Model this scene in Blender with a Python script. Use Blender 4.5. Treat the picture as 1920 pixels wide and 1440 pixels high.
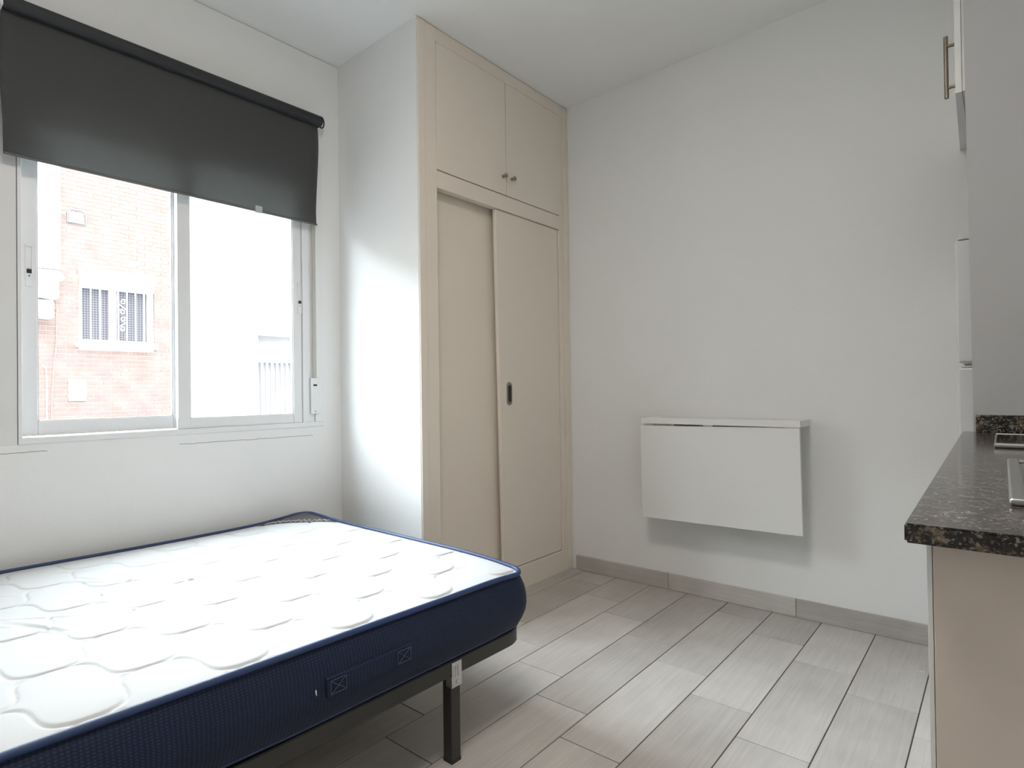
import bpy, bmesh, math, random
import numpy as np
from mathutils import Vector, Matrix

random.seed(7)
for o in list(bpy.data.objects):
    bpy.data.objects.remove(o, do_unlink=True)
scene = bpy.context.scene
COL = scene.collection

# ------------------------------------------------------------------ camera
cam_data = bpy.data.cameras.new('camera')
cam = bpy.data.objects.new('camera', cam_data)
COL.objects.link(cam)
scene.camera = cam
cam_data.sensor_fit = 'HORIZONTAL'
cam_data.sensor_width = 36.0
cam_data.lens = 36.0 * 1107.55 / 1920.0
cam_data.clip_start = 0.02
YAW, PITCH, ROLL = 0.693614, 0.009410, -0.013129
_f = Vector((-math.sin(YAW) * math.cos(PITCH), math.cos(YAW) * math.cos(PITCH), math.sin(PITCH)))
_r = Vector((math.cos(YAW), math.sin(YAW), 0))
_u = _r.cross(_f)
_c, _s = math.cos(ROLL), math.sin(ROLL)
R_ = _c * _r + _s * _u
U_ = -_s * _r + _c * _u
cam.matrix_world = Matrix(((R_.x, U_.x, -_f.x, 0.0), (R_.y, U_.y, -_f.y, 0.0), (R_.z, U_.z, -_f.z, 1.0), (0, 0, 0, 1)))

# ------------------------------------------------------------------ world, exposure
world = bpy.data.worlds.new('sky')
scene.world = world
world.use_nodes = True
bg = world.node_tree.nodes['Background']
bg.inputs[0].default_value = (0.85, 0.935, 1.0, 1)
bg.inputs[1].default_value = 63.0
LAMP_POWER = 34.5
LAMP_COLOR = (1.0, 0.93, 0.845)
vs = scene.view_settings
vs.view_transform = 'Standard'
vs.look = 'None'
vs.gamma = 1.0
vs.exposure = 0.0
vs.use_curve_mapping = False
# daylight enters by the one window: a sampling portal in its opening (gives off no light of its own)
pl = bpy.data.lights.new('window_portal', 'AREA')
pl.shape = 'RECTANGLE'
pl.size = 1.14
pl.size_y = 0.96
pl.cycles.is_portal = True
po = bpy.data.objects.new('window_portal', pl)
COL.objects.link(po)
po.location = (-2.56, 0.955, 1.34)
po.rotation_euler = (0, math.radians(-90), math.radians(0))
po.rotation_euler = Vector((1, 0, 0)).to_track_quat('-Z', 'Z').to_euler()


# ------------------------------------------------------------------ materials
def newmat(name):
    m = bpy.data.materials.new(name)
    m.use_nodes = True
    nt = m.node_tree
    b = nt.nodes['Principled BSDF']
    return m, nt, b


def add(nt, kind, **kw):
    n = nt.nodes.new(kind)
    for k, v in kw.items():
        if k.startswith('i_'):
            key = k[2:]
            key = int(key) if key.isdigit() else key
            n.inputs[key].default_value = v
        else:
            setattr(n, k, v)
    return n


def simple(name, color, rough=0.5, metal=0.0, var=0.04, scale=12.0, bump=0.0, bscale=200.0, spec=0.5, coords='Object'):
    """plain coloured surface with slight procedural tone variation and optional fine relief"""
    m, nt, b = newmat(name)
    L = nt.links
    tc = add(nt, 'ShaderNodeTexCoord')
    no = add(nt, 'ShaderNodeTexNoise', i_Scale=scale, i_Detail=3.0)
    L.new(tc.outputs[coords], no.inputs['Vector'])
    mx = add(nt, 'ShaderNodeMix', data_type='RGBA')
    c = color
    mx.inputs[6].default_value = (c[0] * (1 - var), c[1] * (1 - var), c[2] * (1 - var), 1)
    mx.inputs[7].default_value = (min(1, c[0] * (1 + var)), min(1, c[1] * (1 + var)), min(1, c[2] * (1 + var)), 1)
    L.new(no.outputs['Fac'], mx.inputs[0])
    L.new(mx.outputs[2], b.inputs['Base Color'])
    b.inputs['Roughness'].default_value = rough
    b.inputs['Metallic'].default_value = metal
    b.inputs['Specular IOR Level'].default_value = spec
    if bump > 0:
        n2 = add(nt, 'ShaderNodeTexNoise', i_Scale=bscale, i_Detail=4.0)
        L.new(tc.outputs[coords], n2.inputs['Vector'])
        bp = add(nt, 'ShaderNodeBump', i_Strength=bump, i_Distance=0.002)
        L.new(n2.outputs['Fac'], bp.inputs['Height'])
        L.new(bp.outputs['Normal'], b.inputs['Normal'])
    return m


M = {}
M['wall'] = simple('white_wall_paint', (0.83, 0.835, 0.83), 0.75, var=0.012, scale=3.0, bump=0.25, bscale=90, spec=0.25)
M['ceiling'] = simple('white_ceiling_paint', (0.90, 0.905, 0.90), 0.85, var=0.01, scale=3.0, bump=0.2, bscale=70, spec=0.2)
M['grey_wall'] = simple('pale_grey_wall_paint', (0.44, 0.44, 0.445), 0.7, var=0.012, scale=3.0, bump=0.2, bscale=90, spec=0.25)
M['cream'] = simple('cream_lacquered_wood', (0.80, 0.725, 0.635), 0.5, var=0.02, scale=6.0, bump=0.06, bscale=60, spec=0.35)
M['cream_door'] = simple('cream_sliding_panel', (0.81, 0.73, 0.635), 0.5, var=0.02, scale=4.0, spec=0.35)
M['pvc'] = simple('white_window_aluminium', (0.80, 0.81, 0.82), 0.35, var=0.01)
M['pvc_trim'] = simple('white_painted_trim', (0.74, 0.74, 0.74), 0.5, var=0.02)
M['black'] = simple('black_plastic', (0.012, 0.012, 0.013), 0.4)
M['grey_hole'] = simple('grey_screw', (0.12, 0.12, 0.12), 0.4)
M['strap'] = simple('woven_beige_strap', (0.50, 0.48, 0.43), 0.8, var=0.08, scale=120)
M['tube'] = simple('charcoal_roller', (0.020, 0.022, 0.026), 0.6, var=0.08, scale=80)
M['steel'] = simple('brushed_steel', (0.55, 0.55, 0.54), 0.28, 1.0, var=0.06, scale=60)
M['nickel'] = simple('dark_nickel', (0.34, 0.31, 0.28), 0.35, 1.0, var=0.1, scale=60)
M['bronze'] = simple('brushed_bronze_steel', (0.24, 0.20, 0.16), 0.35, 1.0, var=0.1, scale=40)
M['zinc'] = simple('zinc_plate', (0.62, 0.62, 0.60), 0.35, 1.0, var=0.12, scale=90, bump=0.2, bscale=300)
M['bed_metal'] = simple('charcoal_bed_tube', (0.040, 0.038, 0.034), 0.4, var=0.1, scale=20, spec=0.4)
M['slat'] = simple('birch_slat', (0.36, 0.26, 0.17), 0.5, var=0.1, scale=9)
M['white_lam'] = simple('white_laminate', (0.80, 0.80, 0.79), 0.35, var=0.01)
M['table_white'] = simple('white_table_laminate', (0.78, 0.78, 0.76), 0.35, var=0.012, scale=5)
M['table_edge'] = simple('pale_birch_edge', (0.78, 0.72, 0.64), 0.45, var=0.03)
M['taupe'] = simple('taupe_laminate', (0.70, 0.61, 0.54), 0.5, var=0.03, scale=30)
M['fridge'] = simple('white_fridge_enamel', (0.62, 0.63, 0.65), 0.3, var=0.01)
M['hobglass'] = simple('black_hob_glass', (0.008, 0.008, 0.009), 0.06)
M['grout'] = simple('brown_grout', (0.10, 0.075, 0.060), 0.9, var=0.15, scale=40)
M['plaster_out'] = simple('white_outdoor_plaster', (0.78, 0.77, 0.75), 0.9, var=0.02, scale=2)
M['grey_out'] = simple('pale_grey_shutter', (0.25, 0.25, 0.275), 0.7, var=0.05, scale=3)
M['mortar'] = simple('pale_mortar', (0.42, 0.40, 0.37), 0.95, var=0.08, scale=20)
M['sky_block'] = simple('tan_sky_block', (0.20, 0.17, 0.145), 0.9, var=0.05, scale=1)  # kept dark so the unseen outer wall bounces little light
M['asphalt'] = simple('grey_street', (0.13, 0.13, 0.13), 0.9, var=0.1, scale=2)
M['white_out'] = simple('white_painted_iron', (0.80, 0.80, 0.79), 0.5, var=0.02)
M['lantern'] = simple('pale_blue_lantern_metal', (0.13, 0.15, 0.20), 0.5, var=0.05)
M['lantern_pane'] = simple('pale_blue_lantern_pane', (0.26, 0.30, 0.33), 0.3, var=0.04)
M['cable'] = simple('grey_cable', (0.22, 0.18, 0.16), 0.7, var=0.1)
M['label'] = simple('dark_woven_label', (0.085, 0.07, 0.072), 0.6, var=0.35, scale=30)
M['thread'] = simple('white_thread', (0.75, 0.75, 0.75), 0.8)
M['stitch'] = simple('grey_blue_stitch', (0.055, 0.065, 0.11), 0.8)
M['piping'] = simple('navy_piping', (0.018, 0.042, 0.125), 0.55, var=0.12, scale=60, bump=0.2, bscale=350)


def mat_tile(name='wood_look_tile', stretch=(64.0, 2.6, 1.0)):
    m, nt, b = newmat(name)
    L = nt.links
    tc = add(nt, 'ShaderNodeTexCoord')
    oi = add(nt, 'ShaderNodeObjectInfo')
    cmb = add(nt, 'ShaderNodeCombineXYZ')
    ml = add(nt, 'ShaderNodeMath', operation='MULTIPLY', i_1=37.0)
    L.new(oi.outputs['Random'], ml.inputs[0])
    L.new(ml.outputs[0], cmb.inputs['X'])
    L.new(ml.outputs[0], cmb.inputs['Y'])
    L.new(ml.outputs[0], cmb.inputs['Z'])
    va = add(nt, 'ShaderNodeVectorMath', operation='ADD')
    L.new(tc.outputs['Object'], va.inputs[0])
    L.new(cmb.outputs[0], va.inputs[1])
    mp = add(nt, 'ShaderNodeMapping')
    mp.inputs['Scale'].default_value = stretch
    L.new(va.outputs[0], mp.inputs['Vector'])
    n1 = add(nt, 'ShaderNodeTexNoise', i_Scale=1.6, i_Detail=7.0, i_Roughness=0.62, i_Distortion=0.7)
    L.new(mp.outputs[0], n1.inputs['Vector'])
    n2 = add(nt, 'ShaderNodeTexNoise', i_Scale=5.0, i_Detail=2.0)
    L.new(va.outputs[0], n2.inputs['Vector'])
    mxf = add(nt, 'ShaderNodeMath', operation='MULTIPLY_ADD', i_1=0.45, i_2=0.10)
    L.new(n2.outputs['Fac'], mxf.inputs[0])
    sm = add(nt, 'ShaderNodeMath', operation='MULTIPLY_ADD', i_1=0.55)
    L.new(n1.outputs['Fac'], sm.inputs[0])
    L.new(mxf.outputs[0], sm.inputs[2])
    r1 = add(nt, 'ShaderNodeMath', operation='MULTIPLY_ADD', i_1=0.30, i_2=-0.15)
    L.new(oi.outputs['Random'], r1.inputs[0])
    s2 = add(nt, 'ShaderNodeMath', operation='ADD')
    L.new(sm.outputs[0], s2.inputs[0])
    L.new(r1.outputs[0], s2.inputs[1])
    cr = add(nt, 'ShaderNodeValToRGB')
    cr.color_ramp.elements[0].position = 0.25
    cr.color_ramp.elements[0].color = (0.365, 0.338, 0.312, 1)
    cr.color_ramp.elements[1].position = 0.85
    cr.color_ramp.elements[1].color = (0.62, 0.59, 0.56, 1)
    L.new(s2.outputs[0], cr.inputs[0])
    L.new(cr.outputs[0], b.inputs['Base Color'])
    b.inputs['Roughness'].default_value = 0.42
    b.inputs['Specular IOR Level'].default_value = 0.45
    bp = add(nt, 'ShaderNodeBump', i_Strength=0.18, i_Distance=0.001)
    L.new(n1.outputs['Fac'], bp.inputs['Height'])
    L.new(bp.outputs['Normal'], b.inputs['Normal'])
    return m


M['tile'] = mat_tile()
M['skirting'] = mat_tile('wood_look_skirting', (2.6, 1.0, 64.0))


def mat_granite():
    m, nt, b = newmat('polished_brown_granite')
    L = nt.links
    tc = add(nt, 'ShaderNodeTexCoord')
    v = add(nt, 'ShaderNodeTexVoronoi', i_Scale=120.0)
    L.new(tc.outputs['Object'], v.inputs['Vector'])
    n = add(nt, 'ShaderNodeTexNoise', i_Scale=60.0, i_Detail=6.0, i_Roughness=0.7)
    L.new(tc.outputs['Object'], n.inputs['Vector'])
    n3 = add(nt, 'ShaderNodeTexNoise', i_Scale=270.0, i_Detail=2.0)
    L.new(tc.outputs['Object'], n3.inputs['Vector'])
    cr = add(nt, 'ShaderNodeValToRGB')
    e = cr.color_ramp.elements
    e[0].position = 0.44
    e[0].color = (0.010, 0.009, 0.008, 1)
    e[1].position = 0.70
    e[1].color = (0.34, 0.25, 0.16, 1)
    a = e.new(0.56)
    a.color = (0.030, 0.023, 0.018, 1)
    L.new(n.outputs['Fac'], cr.inputs[0])
    mx = add(nt, 'ShaderNodeMix', data_type='RGBA')
    cr2 = add(nt, 'ShaderNodeValToRGB')
    cr2.color_ramp.elements[0].position = 0.54
    cr2.color_ramp.elements[1].position = 0.60
    L.new(n3.outputs['Fac'], cr2.inputs[0])
    L.new(cr2.outputs[0], mx.inputs[0])
    L.new(cr.outputs[0], mx.inputs[6])
    sp = add(nt, 'ShaderNodeMix', data_type='RGBA')
    sp.inputs[6].default_value = (0.012, 0.012, 0.011, 1)
    sp.inputs[7].default_value = (0.28, 0.25, 0.225, 1)
    L.new(v.outputs['Color'], sp.inputs[0])
    L.new(sp.outputs[2], mx.inputs[7])
    L.new(mx.outputs[2], b.inputs['Base Color'])
    b.inputs['Specular IOR Level'].default_value = 0.5
    rr = add(nt, 'ShaderNodeMapRange')
    rr.inputs['To Min'].default_value = 0.05
    rr.inputs['To Max'].default_value = 0.22
    L.new(n3.outputs['Fac'], rr.inputs['Value'])
    L.new(rr.outputs[0], b.inputs['Roughness'])
    bp = add(nt, 'ShaderNodeBump', i_Strength=0.12, i_Distance=0.0006)
    L.new(n.outputs['Fac'], bp.inputs['Height'])
    L.new(bp.outputs['Normal'], b.inputs['Normal'])
    return m


M['granite'] = mat_granite()


def mat_blind():
    m, nt, b = newmat('grey_blind_fabric')
    L = nt.links
    tc = add(nt, 'ShaderNodeTexCoord')
    n = add(nt, 'ShaderNodeTexNoise', i_Scale=420.0, i_Detail=2.0)
    L.new(tc.outputs['Object'], n.inputs['Vector'])
    cr = add(nt, 'ShaderNodeValToRGB')
    cr.color_ramp.elements[0].color = (0.11, 0.113, 0.112, 1)
    cr.color_ramp.elements[1].color = (0.165, 0.168, 0.166, 1)
    L.new(n.outputs['Fac'], cr.inputs[0])
    L.new(cr.outputs[0], b.inputs['Base Color'])
    b.inputs['Roughness'].default_value = 0.85
    b.inputs['Specular IOR Level'].default_value = 0.2
    w = add(nt, 'ShaderNodeTexWave', i_Scale=300.0)
    w.bands_direction = 'Z'
    L.new(tc.outputs['Object'], w.inputs['Vector'])
    bp = add(nt, 'ShaderNodeBump', i_Strength=0.1, i_Distance=0.0005)
    L.new(w.outputs['Fac'], bp.inputs['Height'])
    L.new(bp.outputs['Normal'], b.inputs['Normal'])
    return m


M['blind'] = mat_blind()


def mat_navy():
    m, nt, b = newmat('navy_woven_border')
    L = nt.links
    tc = add(nt, 'ShaderNodeTexCoord')
    mp = add(nt, 'ShaderNodeMapping')
    mp.inputs['Scale'].default_value = (1, 1, 1)
    L.new(tc.outputs['Object'], mp.inputs['Vector'])
    w1 = add(nt, 'ShaderNodeTexWave', i_Scale=60.0, i_Distortion=1.0)
    w1.bands_direction = 'Z'
    w2 = add(nt, 'ShaderNodeTexWave', i_Scale=38.0, i_Distortion=1.5)
    w2.bands_direction = 'Y'
    for w in (w1, w2):
        L.new(mp.outputs[0], w.inputs['Vector'])
    mu = add(nt, 'ShaderNodeMath', operation='MULTIPLY')
    L.new(w1.outputs['Fac'], mu.inputs[0])
    L.new(w2.outputs['Fac'], mu.inputs[1])
    cr = add(nt, 'ShaderNodeValToRGB')
    cr.color_ramp.elements[0].color = (0.0055, 0.0105, 0.031, 1)
    cr.color_ramp.elements[1].color = (0.019, 0.031, 0.074, 1)
    L.new(mu.outputs[0], cr.inputs[0])
    L.new(cr.outputs[0], b.inputs['Base Color'])
    b.inputs['Roughness'].default_value = 0.62
    b.inputs['Sheen Weight'].default_value = 0.03
    b.inputs['Specular IOR Level'].default_value = 0.25
    bp = add(nt, 'ShaderNodeBump', i_Strength=0.35, i_Distance=0.001)
    L.new(mu.outputs[0], bp.inputs['Height'])
    L.new(bp.outputs['Normal'], b.inputs['Normal'])
    return m


M['navy'] = mat_navy()
M['quilt'] = simple('white_quilted_knit', (0.565, 0.57, 0.575), 0.8, var=0.012, scale=10, bump=0.15, bscale=500, spec=0.2)


def mat_brick():
    m, nt, b = newmat('pale_red_brick')
    L = nt.links
    ge = add(nt, 'ShaderNodeNewGeometry')
    n = add(nt, 'ShaderNodeTexNoise', i_Scale=5.0, i_Detail=3.0)
    L.new(ge.outputs['Position'], n.inputs['Vector'])
    cr = add(nt, 'ShaderNodeValToRGB')
    cr.color_ramp.elements[0].position = 0.3
    cr.color_ramp.elements[0].color = (0.170, 0.116, 0.112, 1)
    cr.color_ramp.elements[1].position = 0.7
    cr.color_ramp.elements[1].color = (0.222, 0.160, 0.154, 1)
    L.new(n.outputs['Fac'], cr.inputs[0])
    L.new(cr.outputs[0], b.inputs['Base Color'])
    b.inputs['Roughness'].default_value = 0.9
    return m


M['brick'] = mat_brick()


def mat_glass(name, tint=(1, 1, 1), refl=0.6):
    m = bpy.data.materials.new(name)
    m.use_nodes = True
    nt = m.node_tree
    nt.nodes.remove(nt.nodes['Principled BSDF'])
    out = nt.nodes['Material Output']
    t = add(nt, 'ShaderNodeBsdfTransparent')
    t.inputs[0].default_value = (*tint, 1)
    g = add(nt, 'ShaderNodeBsdfGlossy', i_Roughness=0.02)
    fr = add(nt, 'ShaderNodeFresnel', i_IOR=1.45)
    ml = add(nt, 'ShaderNodeMath', operation='MULTIPLY', i_1=refl)
    mx = add(nt, 'ShaderNodeMixShader')
    nt.links.new(fr.outputs[0], ml.inputs[0])
    nt.links.new(ml.outputs[0], mx.inputs[0])
    nt.links.new(t.outputs[0], mx.inputs[1])
    nt.links.new(g.outputs[0], mx.inputs[2])
    nt.links.new(mx.outputs[0], out.inputs[0])
    return m


M['glass'] = mat_glass('clear_window_glass', (0.97, 0.985, 0.98))
M['clip'] = simple('frosted_plastic', (0.42, 0.48, 0.50), 0.25, var=0.05)


def mat_screen():
    m, nt, b = newmat('insect_screen_mesh')
    L = nt.links
    tc = add(nt, 'ShaderNodeTexCoord')
    w1 = add(nt, 'ShaderNodeTexWave', i_Scale=9.0)
    w1.bands_direction = 'Z'
    w2 = add(nt, 'ShaderNodeTexWave', i_Scale=9.0)
    w2.bands_direction = 'Y'
    for w in (w1, w2):
        L.new(tc.outputs['Object'], w.inputs['Vector'])
    mu = add(nt, 'ShaderNodeMath', operation='MAXIMUM')
    L.new(w1.outputs['Fac'], mu.inputs[0])
    L.new(w2.outputs['Fac'], mu.inputs[1])
    cr = add(nt, 'ShaderNodeValToRGB')
    cr.color_ramp.elements[0].position = 0.4
    cr.color_ramp.elements[0].color = (0.030, 0.031, 0.042, 1)
    cr.color_ramp.elements[1].position = 0.95
    cr.color_ramp.elements[1].color = (0.14, 0.142, 0.175, 1)
    L.new(mu.outputs[0], cr.inputs[0])
    L.new(cr.outputs[0], b.inputs['Base Color'])
    b.inputs['Roughness'].default_value = 0.6
    return m


M['screen'] = mat_screen()


def mat_emit(name, color, strength):
    m = bpy.data.materials.new(name)
    m.use_nodes = True
    nt = m.node_tree
    b = nt.nodes['Principled BSDF']
    b.inputs['Base Color'].default_value = (0.9, 0.9, 0.88, 1)
    b.inputs['Emission Color'].default_value = (*color, 1)
    b.inputs['Emission Strength'].default_value = strength
    return m


# ------------------------------------------------------------------ geometry helpers
def world_origin(o):
    p = Vector((0, 0, 0))
    while o is not None:
        p += Vector(o.location)
        o = o.parent
    return p


def empty(name, loc, label=None, cat=None, group=None, kind=None, rz=0.0, parent=None):
    o = bpy.data.objects.new(name, None)
    o.empty_display_size = 0.1
    COL.objects.link(o)
    if parent is not None:
        o.parent = parent
        o.location = Vector(loc) - world_origin(parent)
    else:
        o.location = loc
    o.rotation_euler = (0, 0, rz)
    tag(o, label, cat, group, kind)
    return o


def tag(o, label=None, cat=None, group=None, kind=None):
    if label:
        o['label'] = label
    if cat:
        o['category'] = cat
    if group:
        o['group'] = group
    if kind:
        o['kind'] = kind
    return o


def link_bm(name, bm, mat, parent=None, smooth=False, local=False, recenter=True):
    """bm in world coordinates (or in the parent's own frame when local) -> one mesh object"""
    bmesh.ops.recalc_face_normals(bm, faces=bm.faces)
    me = bpy.data.meshes.new(name)
    vs_ = [v.co for v in bm.verts]
    c = Vector((0, 0, 0))
    if recenter and vs_:
        lo = Vector((min(v.x for v in vs_), min(v.y for v in vs_), min(v.z for v in vs_)))
        hi = Vector((max(v.x for v in vs_), max(v.y for v in vs_), max(v.z for v in vs_)))
        c = (lo + hi) / 2
        if parent is None:
            c.z = lo.z
        bmesh.ops.translate(bm, verts=bm.verts, vec=-c)
    bm.to_mesh(me)
    bm.free()
    me.materials.append(M[mat] if isinstance(mat, str) else mat)
    if smooth:
        for p in me.polygons:
            p.use_smooth = True
    o = bpy.data.objects.new(name, me)
    COL.objects.link(o)
    if parent is not None:
        o.parent = parent
        o.location = c if local else c - world_origin(parent)
    else:
        o.location = c
    return o


def bbox(bm, x0, x1, y0, y1, z0, z1, bev=0.0, seg=2):
    r = bmesh.ops.create_cube(bm, size=1.0)
    vv = r['verts']
    for v in vv:
        v.co = Vector((x0 + (v.co.x + 0.5) * (x1 - x0), y0 + (v.co.y + 0.5) * (y1 - y0), z0 + (v.co.z + 0.5) * (z1 - z0)))
    if bev > 0:
        es = list({e for v in vv for e in v.link_edges})
        bmesh.ops.bevel(bm, geom=es, offset=bev, segments=seg, affect='EDGES', profile=0.5)
    return vv


def box(name, x0, x1, y0, y1, z0, z1, mat, parent=None, bev=0.0, seg=2, local=False):
    bm = bmesh.new()
    bbox(bm, x0, x1, y0, y1, z0, z1, bev, seg)
    return link_bm(name, bm, mat, parent, local=local)


def boxes(name, lst, mat, parent=None, bev=0.0, local=False):
    bm = bmesh.new()
    for b in lst:
        bbox(bm, *b, bev)
    return link_bm(name, bm, mat, parent, local=local)


def cyl(bm, p0, p1, r0, r1=None, n=20, caps=True):
    r1 = r0 if r1 is None else r1
    p0, p1 = Vector(p0), Vector(p1)
    d = (p1 - p0).normalized()
    a = d.orthogonal().normalized()
    b = d.cross(a)
    A, B = [], []
    for i in range(n):
        t = 2 * math.pi * i / n
        q = a * math.cos(t) + b * math.sin(t)
        A.append(bm.verts.new(p0 + q * r0))
        B.append(bm.verts.new(p1 + q * r1))
    for i in range(n):
        j = (i + 1) % n
        bm.faces.new((A[i], A[j], B[j], B[i]))
    if caps:
        bm.faces.new(A[::-1])
        bm.faces.new(B)


def tube(bm, pts, r, n=8, closed=False):
    pts = [Vector(p) for p in pts]
    rings = []
    N = len(pts)
    up = None
    for i in range(N):
        if closed:
            t = (pts[(i + 1) % N] - pts[i - 1]).normalized()
        else:
            t = (pts[min(i + 1, N - 1)] - pts[max(i - 1, 0)]).normalized()
        if up is None:
            up = t.orthogonal().normalized()
        up = (up - t * up.dot(t)).normalized()
        bb = t.cross(up)
        rings.append([bm.verts.new(pts[i] + (up * math.cos(2 * math.pi * k / n) + bb * math.sin(2 * math.pi * k / n)) * r) for k in range(n)])
    rng = range(N) if closed else range(N - 1)
    for i in rng:
        A, B = rings[i], rings[(i + 1) % N]
        for k in range(n):
            bm.faces.new((A[k], A[(k + 1) % n], B[(k + 1) % n], B[k]))
    if not closed:
        bm.faces.new(rings[0][::-1])
        bm.faces.new(rings[-1])


def lathe(bm, center, axis, prof, n=24):
    """prof: list of (distance along axis, radius)"""
    c, d = Vector(center), Vector(axis).normalized()
    a = d.orthogonal().normalized()
    b = d.cross(a)
    rings = []
    for (h, r) in prof:
        rings.append([bm.verts.new(c + d * h + (a * math.cos(2 * math.pi * k / n) + b * math.sin(2 * math.pi * k / n)) * max(r, 1e-5)) for k in range(n)])
    for A, B in zip(rings, rings[1:]):
        for k in range(n):
            bm.faces.new((A[k], A[(k + 1) % n], B[(k + 1) % n], B[k]))
    bm.faces.new(rings[0][::-1])
    bm.faces.new(rings[-1])


def prism(bm, poly, axis, a0, a1):
    """extrude a 2D polygon along axis 0/1/2 from a0 to a1"""
    def mk(p, a):
        q = [p[0], p[1]]
        q.insert(axis, a)
        return bm.verts.new(Vector(q))
    A = [mk(p, a0) for p in poly]
    B = [mk(p, a1) for p in poly]
    n = len(poly)
    for i in range(n):
        j = (i + 1) % n
        bm.faces.new((A[i], A[j], B[j], B[i]))
    bm.faces.new(A[::-1])
    bm.faces.new(B)


def rrect(x0, x1, y0, y1, r, n=8):
    pts = []
    for cx, cy, a0 in ((x1 - r, y1 - r, 0), (x0 + r, y1 - r, 90), (x0 + r, y0 + r, 180), (x1 - r, y0 + r, 270)):
        for i in range(n + 1):
            a = math.radians(a0 + 90.0 * i / n)
            pts.append((cx + r * math.cos(a), cy + r * math.sin(a)))
    return pts


# ------------------------------------------------------------------ the room
XW, YB, XR, YF = -2.44, 2.757, 0.52, -2.2       # window wall, back wall, kitchen wall, wall behind the camera
YA, XA = 1.651, -1.872                          # side wall of the wardrobe recess and its front


def zc(x):                                      # the ceiling runs slightly out of level
    return 2.56 + 0.03 * (x - XW)


bm = bmesh.new()
prism(bm, [(XW - 0.3, zc(XW - 0.3)), (XR + 0.2, zc(XR + 0.2)), (XR + 0.2, 2.95), (XW - 0.3, 2.95)], 1, YF - 0.2, YB + 0.2)
tag(link_bm('ceiling', bm, 'ceiling'), 'white painted ceiling', None, None, 'structure')

OY0, OY1, OZ0, OZ1 = 0.345, 1.556, 0.843, 2.06  # window opening
tag(boxes('wall_left', [
    (XW - 0.26, XW, YF, YB, -0.02, OZ0), (XW - 0.26, XW, YF, YB, OZ1, 2.558),
    (XW - 0.26, XW, YF, OY0, OZ0, OZ1), (XW - 0.26, XW, OY1, YB, OZ0, OZ1)], 'wall'),
    'white wall with the window', None, None, 'structure')
bm = bmesh.new()
prism(bm, [(XW - 0.26, -0.02), (XR + 0.15, -0.02), (XR + 0.15, zc(XR + 0.15)), (XW - 0.26, zc(XW - 0.26))], 1, YB, YB + 0.15)
tag(link_bm('wall_back', bm, 'wall'), 'white back wall', None, None, 'structure')
bm = bmesh.new()
prism(bm, [(XW - 0.26, -0.02), (XR + 0.15, -0.02), (XR + 0.15, zc(XR + 0.15)), (XW - 0.26, zc(XW - 0.26))], 1, YF - 0.15, YF)
tag(link_bm('wall_front', bm, 'wall'), 'white wall behind the viewer', None, None, 'structure')
tag(box('wall_right', XR, XR + 0.15, YF, YB, -0.02, zc(XR), 'wall'), 'white kitchen wall', None, None, 'structure')
bm = bmesh.new()
prism(bm, [(XW, 0.0), (XA, 0.0), (XA, zc(XA)), (XW, zc(XW))], 1, YA, YA + 0.05)
tag(link_bm('wall_alcove', bm, 'wall'), 'white side wall of the wardrobe recess', None, None, 'structure')
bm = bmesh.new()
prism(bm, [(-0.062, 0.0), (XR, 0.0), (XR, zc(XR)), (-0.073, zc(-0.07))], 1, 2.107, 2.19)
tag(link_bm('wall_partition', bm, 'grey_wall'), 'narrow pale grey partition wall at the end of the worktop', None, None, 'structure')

# cracked plaster line under the window
bm = bmesh.new()
random.seed(3)
for (ya, yb_, za, zb_) in ((0.30, 0.52, 0.815, 0.818), (0.93, 1.30, 0.806, 0.8035), (1.30, 1.50, 0.8035, 0.803)):
    n = 22
    pts = []
    for i in range(n):
        t = i / (n - 1)
        pts.append((XW + 0.0004, ya + (yb_ - ya) * t, za + (zb_ - za) * t + random.uniform(-0.0012, 0.0012)))
    tube(bm, pts, 0.0009, 5)
crack = link_bm('crack', bm, simple('grey_crack', (0.30, 0.30, 0.29), 0.9), None)
crack.parent = bpy.data.objects['wall_left']
crack.location = Vector(crack.location) - Vector(bpy.data.objects['wall_left'].location)

# floor: grout bed with wood-look tiles, 20 x 61 cm, each column shifted by a quarter
floor = box('floor', XW, XR, YF, YB, -0.03, -0.0022, 'grout')
tag(floor, 'greyish wood-look tile floor', None, None, 'structure')
PX, PY, GAP = 0.1963, 0.6085, 0.0033
cache = {}


def tile_mesh(w, l):
    k = (round(w, 4), round(l, 4))
    if k not in cache:
        bm = bmesh.new()
        bbox(bm, -w / 2, w / 2, -l / 2, l / 2, -0.010, 0.0, 0.0009, 1)
        bmesh.ops.recalc_face_normals(bm, faces=bm.faces)
        me = bpy.data.meshes.new('tile')
        bm.to_mesh(me)
        bm.free()
        me.materials.append(M['tile'])
        cache[k] = me
    return cache[k]


forg = Vector(floor.location)
c0 = -0.2125
for ci in range(-12, 5):
    xa, xb = c0 + ci * PX, c0 + (ci + 1) * PX
    xa, xb = max(xa, XW), min(xb, XR)
    if xb - xa < 0.01:
        continue
    base = 2.020 - 0.1485 * (ci) * 1.0           # joint position; next column to the left starts 15 cm further
    base = 2.020 + 0.1475 * (-ci)
    off = base % PY
    k = math.floor((YF - off) / PY)
    while True:
        ya, yb2 = off + k * PY, off + (k + 1) * PY
        k += 1
        if ya >= YB:
            break
        ya, yb2 = max(ya, YF), min(yb2, YB)
        if yb2 - ya < 0.01:
            continue
        o = bpy.data.objects.new('tile', tile_mesh(xb - xa - GAP, yb2 - ya - GAP))
        COL.objects.link(o)
        o.parent = floor
        o.location = Vector(((xa + xb) / 2, (ya + yb2) / 2, 0.0)) - forg

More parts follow.
